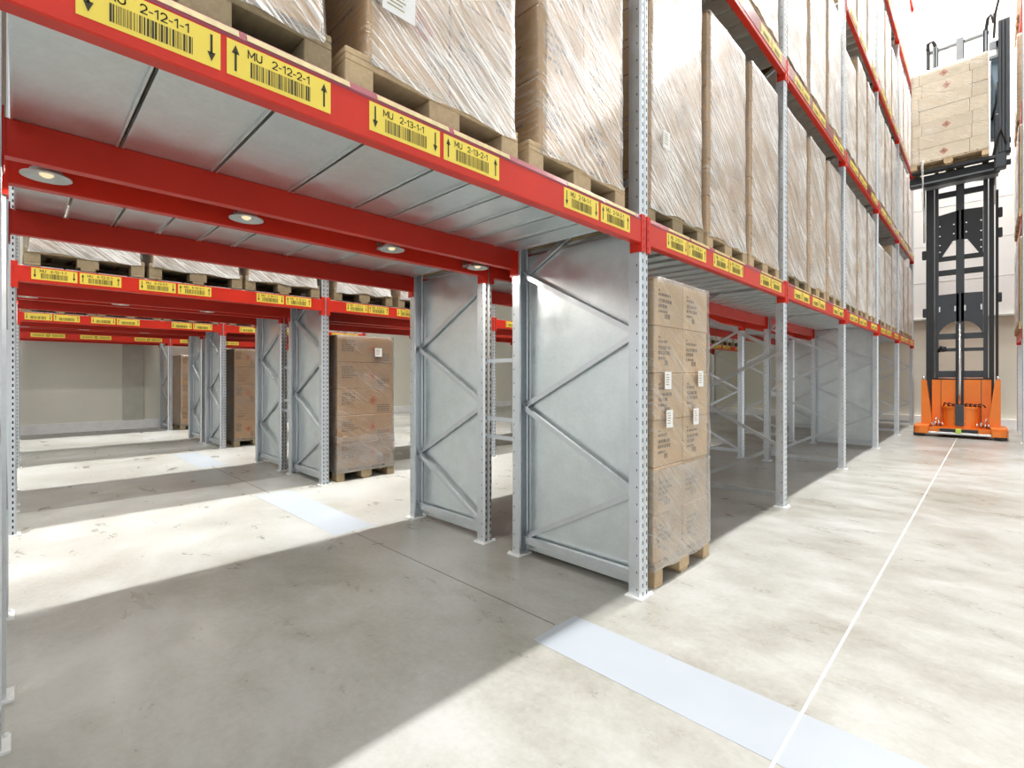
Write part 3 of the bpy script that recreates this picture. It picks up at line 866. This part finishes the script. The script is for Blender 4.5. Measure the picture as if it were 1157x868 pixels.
# loads of the rack beside the truck (fronts face -x)
for lvl in range(5):
    for j, c in enumerate([0.468, 1.338, 2.21]):
        if j == 0 and lvl > 1: continue
        load(kinds[(lvl * 2 + j) % len(kinds)], f'film-wrapped carton pallet, {("first", "second", "third")[j]} slot, {"lowest shelf" if lvl == 0 else ORD[lvl + 1] + " level"}, {RACK[0]}', (0.375 + 0.6, yk(4) + c, LEVEL[lvl] + BH + DECK_T), math.pi,
             'wrapped pallets beside the truck', deep=1, fseed=(lvl + j) % 4, film='film_white')
# loads on the lowest shelf of the racks seen through the passage
for row, spots in ((3, (0.45, 1.285, 2.118, 3.10, 3.99)), (5, (0.465, 1.285, 2.118, 3.1)), (7, (0.485, 1.30, 2.118))):
    for j, y in enumerate(spots):
        load('low2' if row != 3 else ('haz2', 'wide1', 'text2', 'haz2', 'wide1')[j], f'white-wrapped carton pallet, {ORD[j + 1]} along the lowest shelf, {RACK[row]}', (ROWS[row][0] + (0.05 if row < 7 else 0.09) - 0.6, y, BASE1), 0,
             'wrapped pallets seen through the passage', deep=1, wood='wood_grey', fseed=j % 4, film='film_white')
for k in (-1, 0, 1):
    for j, c in enumerate([0.48, 1.338, 2.19]):
        load(('text2', 'haz2', 'lines2')[(j + k) % 3], f'film-wrapped carton pallet, {("first", "second", "third")[j]} slot {bay_name(k)}, {RACK[2]}', (ROWS[2][1] - 0.15 + 0.6, yk(k, 2) + c, BASE1), math.pi,
             'wrapped pallets behind the front rack', deep=1, fseed=j, film='film_thick')
for k in (2, 3, 4):
    for j, c in enumerate([0.468, 1.338, 2.21]):
        load('low2', f'white-wrapped carton pallet, {("first", "second", "third")[j]} slot {bay_name(k)}, {RACK[3]}', (ROWS[3][0] + 0.05 - 0.6, yk(k) + c, BASE1), 0,
             'wrapped pallets deep in the second rack pair', deep=1, fseed=j, wood='wood_grey', film='film_white')
# loads standing on the floor under the racks
load('floor6', 'tall wrapped carton pallet on the floor under the front rack, white documents attached', (-1.465 - 0.6, 3.135, 0), 0, 'pallets on the floor', deep=2, fseed=1, wide=0.785,
     docs=[(-0.275, 1.274, 0.085, 0.11), (0.205, 1.283, 0.08, 0.11), (-0.255, 1.033, 0.085, 0.11), (0.13, 1.026, 0.08, 0.11)], jitter=0.004, lump=0.016, extra=0.72)
load('floor5', 'brown carton pallet on the floor under the second rack pair', (-5.715 - 0.6, 3.16, 0), 0, 'pallets on the floor', deep=2, fseed=2, wide=0.785, wood='wood_grey',
     docs=[(0.155, 1.61, 0.10, 0.11)], jitter=0.004, lump=0.014, extra=0.55)
load('floor5b', 'brown carton pallet on the floor under the third rack pair', (-9.94 - 0.6, 3.22, 0), 0, 'pallets on the floor', deep=1, fseed=3, wide=0.785, wood='wood_grey')
load('floor5b', 'brown carton pallet on the floor under the end-wall rack', (-13.93 - 0.6, 3.20, 0), 0, 'pallets on the floor', deep=1, fseed=0, wide=0.785, wood='wood_grey')

# ------------------------------------------------------------------ the load lifted by the truck (front faces -y)
LZ = 5.72
t = thing('pallet_load', 'pale carton pallet with orange hazard diamonds lifted on the truck forks', 'pallet load', (-0.645, 13.95, LZ), -math.pi / 2, 'pallet on the truck')
put_pallet(t, PALLET_LONG, True)
z = PH; hh = 0.272
for ti in range(7):
    ws = ([0.13, 0.79, 0.27], [0.12, 0.83, 0.24], [0.17, 0.79, 0.23])[ti % 3]
    y = -0.595
    for ci, w in enumerate(ws):
        st = 'diamond' if (ci == 1 and ti in (0, 2, 5, 6)) else None
        put('carton', carton(w, 0.78, hh, st, 'card_pale', None, seed=ti % 2), t, (random.uniform(-0.006, 0.006), y + w / 2, z)); y += w
    z += hh
put('stretch_wrap', film_mesh(1.2, 0.79, z, 2, 'film_clear', amp=0.006, z0=0.10), t)
mb = MB(); mb.tube([(0.412, -0.40, 0.16), (0.43, -0.41, 0.02), (0.425, -0.40, -0.3), (0.42, -0.41, -0.62), (0.425, -0.40, -0.9)], [0.03, 0.024, 0.014, 0.012, 0.006], 8)
put('film_tail', mb.mesh('film_tail', ['film_thick']), t)

# ------------------------------------------------------------------ the orange turret truck
T = thing('turret_truck', 'orange narrow-aisle turret truck with tall dark mast at the aisle end', 'forklift', (-0.5, 14.4, 0))
def tp(name, mb, mats, parent=T, label=None):
    o = put(name, mb.mesh(name, mats), parent, (0.5, -14.4, 0) if parent is T else (0, 0, 0))
    if label: o['label'] = label
    return o
# chassis
m = MB(); m.bbox(-0.93, -0.03, 14.50, 16.6, 0.10, 1.27, 0.04, 0, 3)
body = tp('chassis', m, ['orange'], label='orange chassis body')
m = MB()
m.bbox(-0.955, -0.005, 14.31, 14.35, 0.26, 1.25, 0.012, 0)
for x in (-0.80, -0.16): m.box(x - 0.004, x + 0.004, 14.302, 14.312, 0.30, 1.23, 1)
m.box(-0.955, -0.005, 14.31, 14.36, 1.225, 1.26, 1)
tp('front_panel', m, ['orange', 'dark'])
m = MB()   # low base with rounded ends
pr = [(-1.235, 13.92), (-1.20, 13.84), (-1.12, 13.80), (-0.99, 13.80), (-0.97, 13.90), (-0.02, 13.90), (-0.0, 13.80), (0.13, 13.80), (0.21, 13.84), (0.24, 13.92), (0.24, 14.55), (-1.235, 14.55)]
m.prism(pr, 'z', 0.07, 0.20); 
m.bbox(-1.22, -0.97, 13.83, 14.5, 0.19, 0.255, 0.02); m.bbox(-0.02, 0.225, 13.83, 14.5, 0.19, 0.255, 0.02)
tp('base_frame', m, ['orange'])
m = MB(); m.bbox(-0.99, -0.0, 13.83, 13.90, 0.065, 0.115, 0.01); tp('bumper_strip', m, ['steel'], label='pale bumper strip')
m = MB(); m.bbox(-0.80, -0.20, 13.86, 13.93, 0.12, 0.185, 0.01); tp('scanner_bar', m, ['dark'])
m = MB(); m.bbox(-0.545, -0.455, 13.80, 13.87, 0.10, 0.20, 0.015); tp('guide_sensor', m, ['green'], label='green guide sensor')
for x in (-1.13, 0.125):
    m = MB(); m.tube([(x - 0.08, 14.0, 0.125), (x + 0.08, 14.0, 0.125)], 0.125, 20); m.tube([(x - 0.083, 14.0, 0.125), (x + 0.083, 14.0, 0.125)], 0.05, 12)
    tp('load_wheel', m, ['rubber'])
for x in (-1.13, 0.125):
    m = MB(); m.box(x - 0.10, x + 0.10, 13.815, 13.84, 0.02, 0.07); tp('floor_guard', m, ['rubber'])
for x in (-0.85, -0.12):
    m = MB(); m.tube([(x - 0.08, 16.2, 0.17), (x + 0.08, 16.2, 0.17)], 0.17, 20); tp('drive_wheel', m, ['rubber'])
# wedge shaped side arms
for s in (0, 1):
    m = MB()
    if s == 0: pr = [(-1.115, 0.25), (-0.93, 0.25), (-1.03, 1.20), (-1.06, 1.22), (-1.115, 1.22)]
    else: pr = [(0.13, 0.25), (-0.055, 0.25), (0.045, 1.20), (0.075, 1.22), (0.13, 1.22)]
    m.prism(pr, 'y', 14.06, 14.30); tp('side_arm', m, ['orange'])
    m = MB(); x = -1.075 if s == 0 else 0.09
    m.tube([(x, 14.12, 1.22), (x, 14.12, 1.30)], 0.03, 10); tp('arm_pin', m, ['steel'])
# gearbox drum in the middle
m = MB(); pr = []
for i in range(17):
    a = math.pi * i / 16; pr.append((-0.475 - 0.30 * math.cos(a) * 1.0, 14.36 - 0.36 * max(0, math.sin(a)) ** 0.7))
m.prism(pr, 'z', 0.20, 0.64, 0, False)
m.prism([(a + (a + 0.475) * 0.06, b - 0.012 if b < 14.35 else b) for a, b in pr], 'z', 0.61, 0.655)
tp('gearbox', m, ['orange'])
m = MB(); m.bbox(-0.555, -0.42, 13.965, 14.02, 0.25, 0.69, 0.01)
for z in (0.30, 0.42, 0.54, 0.64):
    for x in (-0.575, -0.400): m.lathe([(0, 0.012), (0.012, 0.0)], (x, 14.0, z), 8)
tp('cover_plate', m, ['dark2'])
m = MB(); rnd = random.Random(2)
for i in range(9):
    x = -0.75 + i * 0.068; m.tube([(x, 14.2, 0.64), (x + 0.02, 14.12, 0.70 + 0.03 * rnd.random()), (x + 0.09, 14.08, 0.69), (x + 0.11, 14.15, 0.65)], 0.013, 6)
tp('hose_bundle', m, ['rubber'])
for i, x in enumerate((-0.93, -0.88, -0.82, -0.76, -0.22, -0.16, -0.10, -0.05)):
    m = MB(); m.tube([(x, 13.96, 0.25), (x, 13.96, 0.30 + 0.02 * (i % 3))], 0.017, 8); tp('fitting', m, ['steel'])
m = MB(); m.tube([(-0.90, 14.0, 0.3), (-0.86, 14.02, 0.40), (-0.80, 14.05, 0.33)], 0.012, 6); tp('brake_pipe', m, ['steel']); m = MB(); m.tube([(-0.12, 14.0, 0.3), (-0.08, 14.02, 0.42), (-0.04, 14.05, 0.33)], 0.012, 6)
tp('brake_pipe', m, ['steel'])
# mast
Y = 14.4
def rail(x0, x1, z0, z1, mat, y0=14.36, y1=14.48):
    """channel section mast rail with a groove down its face"""
    m = MB(); w = x1 - x0; g = w * 0.28
    m.prism([(x0, y0), (x0 + g, y0), (x0 + g, y0 + 0.02), (x1 - g, y0 + 0.02), (x1 - g, y0), (x1, y0), (x1, y1), (x0, y1)], 'z', z0, z1)
    return tp('mast_rail', m, [mat])
rail(-1.055, -0.92, 0.26, 5.66, 'dark'); rail(-0.91, -0.846, 1.0, 8.62, 'dark2', 14.38, 14.5)
rail(-0.129, -0.055, 1.0, 8.62, 'dark2', 14.38, 14.5); rail(-0.045, 0.035, 0.26, 5.66, 'dark'); rail(0.055, 0.100, 0.26, 5.2, 'dark')
m = MB(); m.bbox(-0.56, -0.425, 14.40, 14.48, 2.42, 8.6, 0.006); m.box(-0.51, -0.475, 14.39, 14.40, 2.42, 5.6); tp('mast_column', m, ['dark2'])
m = MB(); m.tube([(-0.495, 14.27, 0.62), (-0.495, 14.27, 1.30), (-0.495, 14.36, 1.45), (-0.495, 14.36, 2.45)], 0.028, 14); c = tp('lift_cylinder', m, ['steel'], label='bright lift cylinder')
m = MB(); m.bbox(-0.565, -0.525, 14.36, 14.44, 1.28, 2.45, 0.004); m.bbox(-0.465, -0.425, 14.36, 14.44, 1.28, 2.45, 0.004); m.bbox(-0.56, -0.43, 14.26, 14.31, 0.66, 1.30, 0.004); m.box(-0.512, -0.478, 14.25, 14.26, 0.66, 1.3); tp('cylinder_guide', m, ['dark'])
for z0, z1 in ((5.246, 5.365), (3.845, 3.945), (3.525, 3.645), (2.115, 2.24), (1.845, 1.92), (1.27, 1.42)):
    m = MB(); m.bbox(-0.86, -0.115, 14.41, 14.47, z0, z1, 0.006); tp('cross_member', m, ['dark2' if z1 < 3 else 'dark'])
def web(pts, name='mast_plate', mat='dark', y0=14.40, y1=14.45):
    m = MB(); m.prism(pts, 'y', y0, y1); return tp(name, m, [mat])
# upper mast plate: two lobes with trapezoid cut-outs below
for s in (-1, 1):
    X = lambda a: -0.4925 + s * a
    web([(X(0.0), 4.92), (X(0.36), 4.86 if s < 0 else 4.90), (X(0.36), 3.94), (X(0.30), 3.94), (X(0.115), 4.27), (X(0.0), 4.28)])
    # lower plate with an arched underside
    arc = [(X(0.345 - 0.265 * i / 10), 2.24 + 0.255 * math.sin(math.pi / 2 * i / 10) ** 0.7) for i in range(11)]
    web([(X(0.0), 3.11), (X(0.36), 3.10), (X(0.36), 2.24)] + arc + [(X(0.0), 2.495)], mat='dark2')
    # scalloped plate under the carriage
    web([(X(0.0), 5.62), (X(0.36), 5.62), (X(0.36), 5.47), (X(0.22), 5.49), (X(0.12), 5.56), (X(0.0), 5.58)])
m = MB()
for s in (-1, 1):
    for a, z in ((0.10, 4.62), (0.10, 4.42), (0.33, 4.62), (0.33, 4.40), (0.33, 4.20), (0.33, 4.05), (0.08, 2.80), (0.335, 2.80)):
        x = -0.4925 + s * a; m.tube([(x, 14.385, z), (x, 14.402, z)], 0.016, 8)
tp('bolt', m, ['steel'])
m = MB()
for s in (-1, 1):
    for a in (0.08, 0.335): x = -0.4925 + s * a; m.box(x - 0.012, x + 0.012, 14.388, 14.398, 2.72, 2.84)
tp('plate_stop', m, ['steel'])
m = MB(); m.tube([(0.045, 14.36, 4.9), (0.045, 14.36, 5.66)], 0.022, 12); m.tube([(-1.085, 14.36, 4.3), (-1.085, 14.36, 5.62)], 0.018, 12); tp('piston_rod', m, ['steel'], label='bright piston rod')
for x, z in ((-1.09, 4.02), (0.125, 4.3), (0.125, 4.72), (0.115, 2.95), (-1.08, 2.72)):
    m = MB(); m.bbox(x - 0.035, x + 0.035, 14.34, 14.44, z - 0.10, z + 0.10, 0.02); tp('roller_block', m, ['dark'])
m = MB(); m.tube([(-0.84, 14.38, 1.84), (-0.80, 14.34, 1.95), (-0.74, 14.34, 1.93), (-0.72, 14.38, 1.86), (-0.78, 14.36, 1.86)], 0.03, 8); tp('cable_grip', m, ['dark'])
# top of the mast: crossbar, stubs, hoses
m = MB(); m.bbox(-1.06, -0.04, 14.42, 14.5, 8.55, 8.62, 0.02); tp('top_crossbar', m, ['grey'])
for x0, x1 in ((-1.05, -0.99), (-0.95, -0.865), (-0.56, -0.44), (-0.14, -0.055)):
    m = MB(); m.bbox(x0, x1, 14.38, 14.44, 7.5, 8.66, 0.006); tp('mast_stub', m, ['grey' if x0 > -1 else 'dark'])
m = MB(); m.tube([(-1.03, 14.4, 8.62), (-1.02, 14.36, 8.75), (-0.94, 14.36, 8.78), (-0.90, 14.4, 8.66)], 0.035, 8)
m.tube([(-0.09, 14.4, 8.62), (-0.06, 14.36, 8.84), (0.0, 14.34, 8.90), (0.03, 14.34, 8.70)], 0.03, 8)
m.tube([(0.03, 14.2, 8.3), (0.05, 14.1, 8.75), (0.10, 14.0, 8.95), (0.17, 13.9, 8.86)], 0.022, 8); tp('hose', m, ['dark'])
# turret column beside the load, carriage and forks
m = MB()
for x0, x1 in ((0.095, 0.135), (0.145, 0.185), (0.195, 0.250)): m.bbox(x0, x1, 13.70, 13.85, 5.75, 8.36, 0.006)
m.bbox(0.09, 0.255, 13.74, 13.86, 5.70, 8.40, 0.01)
tp('turret_column', m, ['dark2'])
m = MB(); m.bbox(-0.02, 0.095, 13.95, 14.20, 6.15, 7.75, 0.02); tp('turret_housing', m, ['blue'], label='blue grey turret housing')
m = MB(); m.bbox(-0.04, 0.10, 13.86, 13.93, 7.92, 8.08, 0.01); m.bbox(-0.04, 0.10, 13.86, 13.93, 7.72, 7.80, 0.01); m.box(0.06, 0.10, 13.86, 14.42, 7.92, 8.06); tp('turret_arm', m, ['grey'])
m = MB(); m.bbox(0.03, 0.21, 13.72, 13.95, 5.45, 6.55, 0.03); tp('turret_gear', m, ['dark2'])
m = MB()
for z in (5.55, 5.78, 5.98): m.tube([(0.06, 13.80, z), (0.27, 13.80, z)], 0.055, 12)
tp('turret_roller', m, ['dark'])
m = MB(); m.tube([(0.02, 13.72, 5.72), (0.08, 13.68, 6.05), (0.14, 13.68, 6.2), (0.2, 13.7, 5.9)], 0.02, 8); m.tube([(0.0, 13.9, 6.5), (0.06, 13.85, 6.8), (0.07, 13.8, 7.2)], 0.018, 8); tp('turret_hose', m, ['rubber'])
for y in (13.75, 14.15):
    m = MB(); m.prism([(-1.25, LZ - 0.03), (-1.20, LZ - 0.045), (0.06, LZ - 0.06), (0.06, LZ), (-1.25, LZ)], 'y', y - 0.06, y + 0.06); tp('fork', m, ['dark2'])
m = MB(); m.bbox(-1.30, 0.12, 13.88, 14.10, 5.46, 5.655, 0.015); m.box(-1.28, 0.10, 13.86, 13.88, 5.475, 5.505, 1); tp('fork_carriage', m, ['dark', 'grey'])
m = MB(); m.bbox(-1.06, 0.10, 14.10, 14.36, 5.46, 5.62, 0.012); tp('carriage_beam', m, ['grey'])

# ------------------------------------------------------------------ camera
cam = bpy.data.cameras.new('camera'); co = bpy.data.objects.new('camera', cam); COL.objects.link(co)
co.location = (0, 0, 1.3); co.rotation_euler = (R(90), 0, R(44.497))
cam.sensor_width = 36; cam.sensor_fit = 'HORIZONTAL'; cam.lens = 551.768 / 1157 * 36
cam.shift_y = -(434 - 425.234) / 1157
cam.clip_start = 0.05; cam.clip_end = 200
scene.camera = co

# ------------------------------------------------------------------ light: strip lamps over every aisle, an added end fill strip, world fill through sides left open
def strip(x, w, y0, y1, z, energy, spread, col=(1.0, 0.985, 0.96)):
    li = bpy.data.lights.new('aisle_or_fill_strip', 'AREA'); li.shape = 'RECTANGLE'; li.size = w; li.size_y = y1 - y0
    li.energy = energy; li.spread = R(spread); li.color = col
    o = bpy.data.objects.new('aisle_or_fill_strip_light', li); COL.objects.link(o); o.location = (x, (y0 + y1) / 2, z)
    return o
strip(-0.85, 0.25, -2.0, 17.0, 13.4, 1300, 110)
strip(-4.75, 0.25, -1.5, 9.0, 13.4, 150, 20)
strip(-8.85, 0.25, -1.5, 9.0, 13.4, 150, 20)
strip(-13.2, 0.25, -1.5, 9.0, 13.4, 210, 30)
strip(1.2, 5.0, 15.4, 16.0, 13.3, 850, 160)  # added fill, no known fixture: whitens the end wall and upper loads
w = bpy.data.worlds.new('world'); scene.world = w; w.use_nodes = True
bg = w.node_tree.nodes['Background']; bg.inputs['Color'].default_value = (0.93, 0.97, 1.0, 1); bg.inputs['Strength'].default_value = 0.9

scene.view_settings.view_transform = 'Standard'
scene.view_settings.look = 'None'
scene.view_settings.gamma = 1.0
scene.view_settings.exposure = 0.36
scene.view_settings.use_curve_mapping = False
scene.cycles.max_bounces = 10
scene.cycles.diffuse_bounces = 5
scene.cycles.glossy_bounces = 4
scene.cycles.transparent_max_bounces = 12
scene.cycles.caustics_reflective = False
scene.cycles.caustics_refractive = False
scene.cycles.sample_clamp_indirect = 4.0
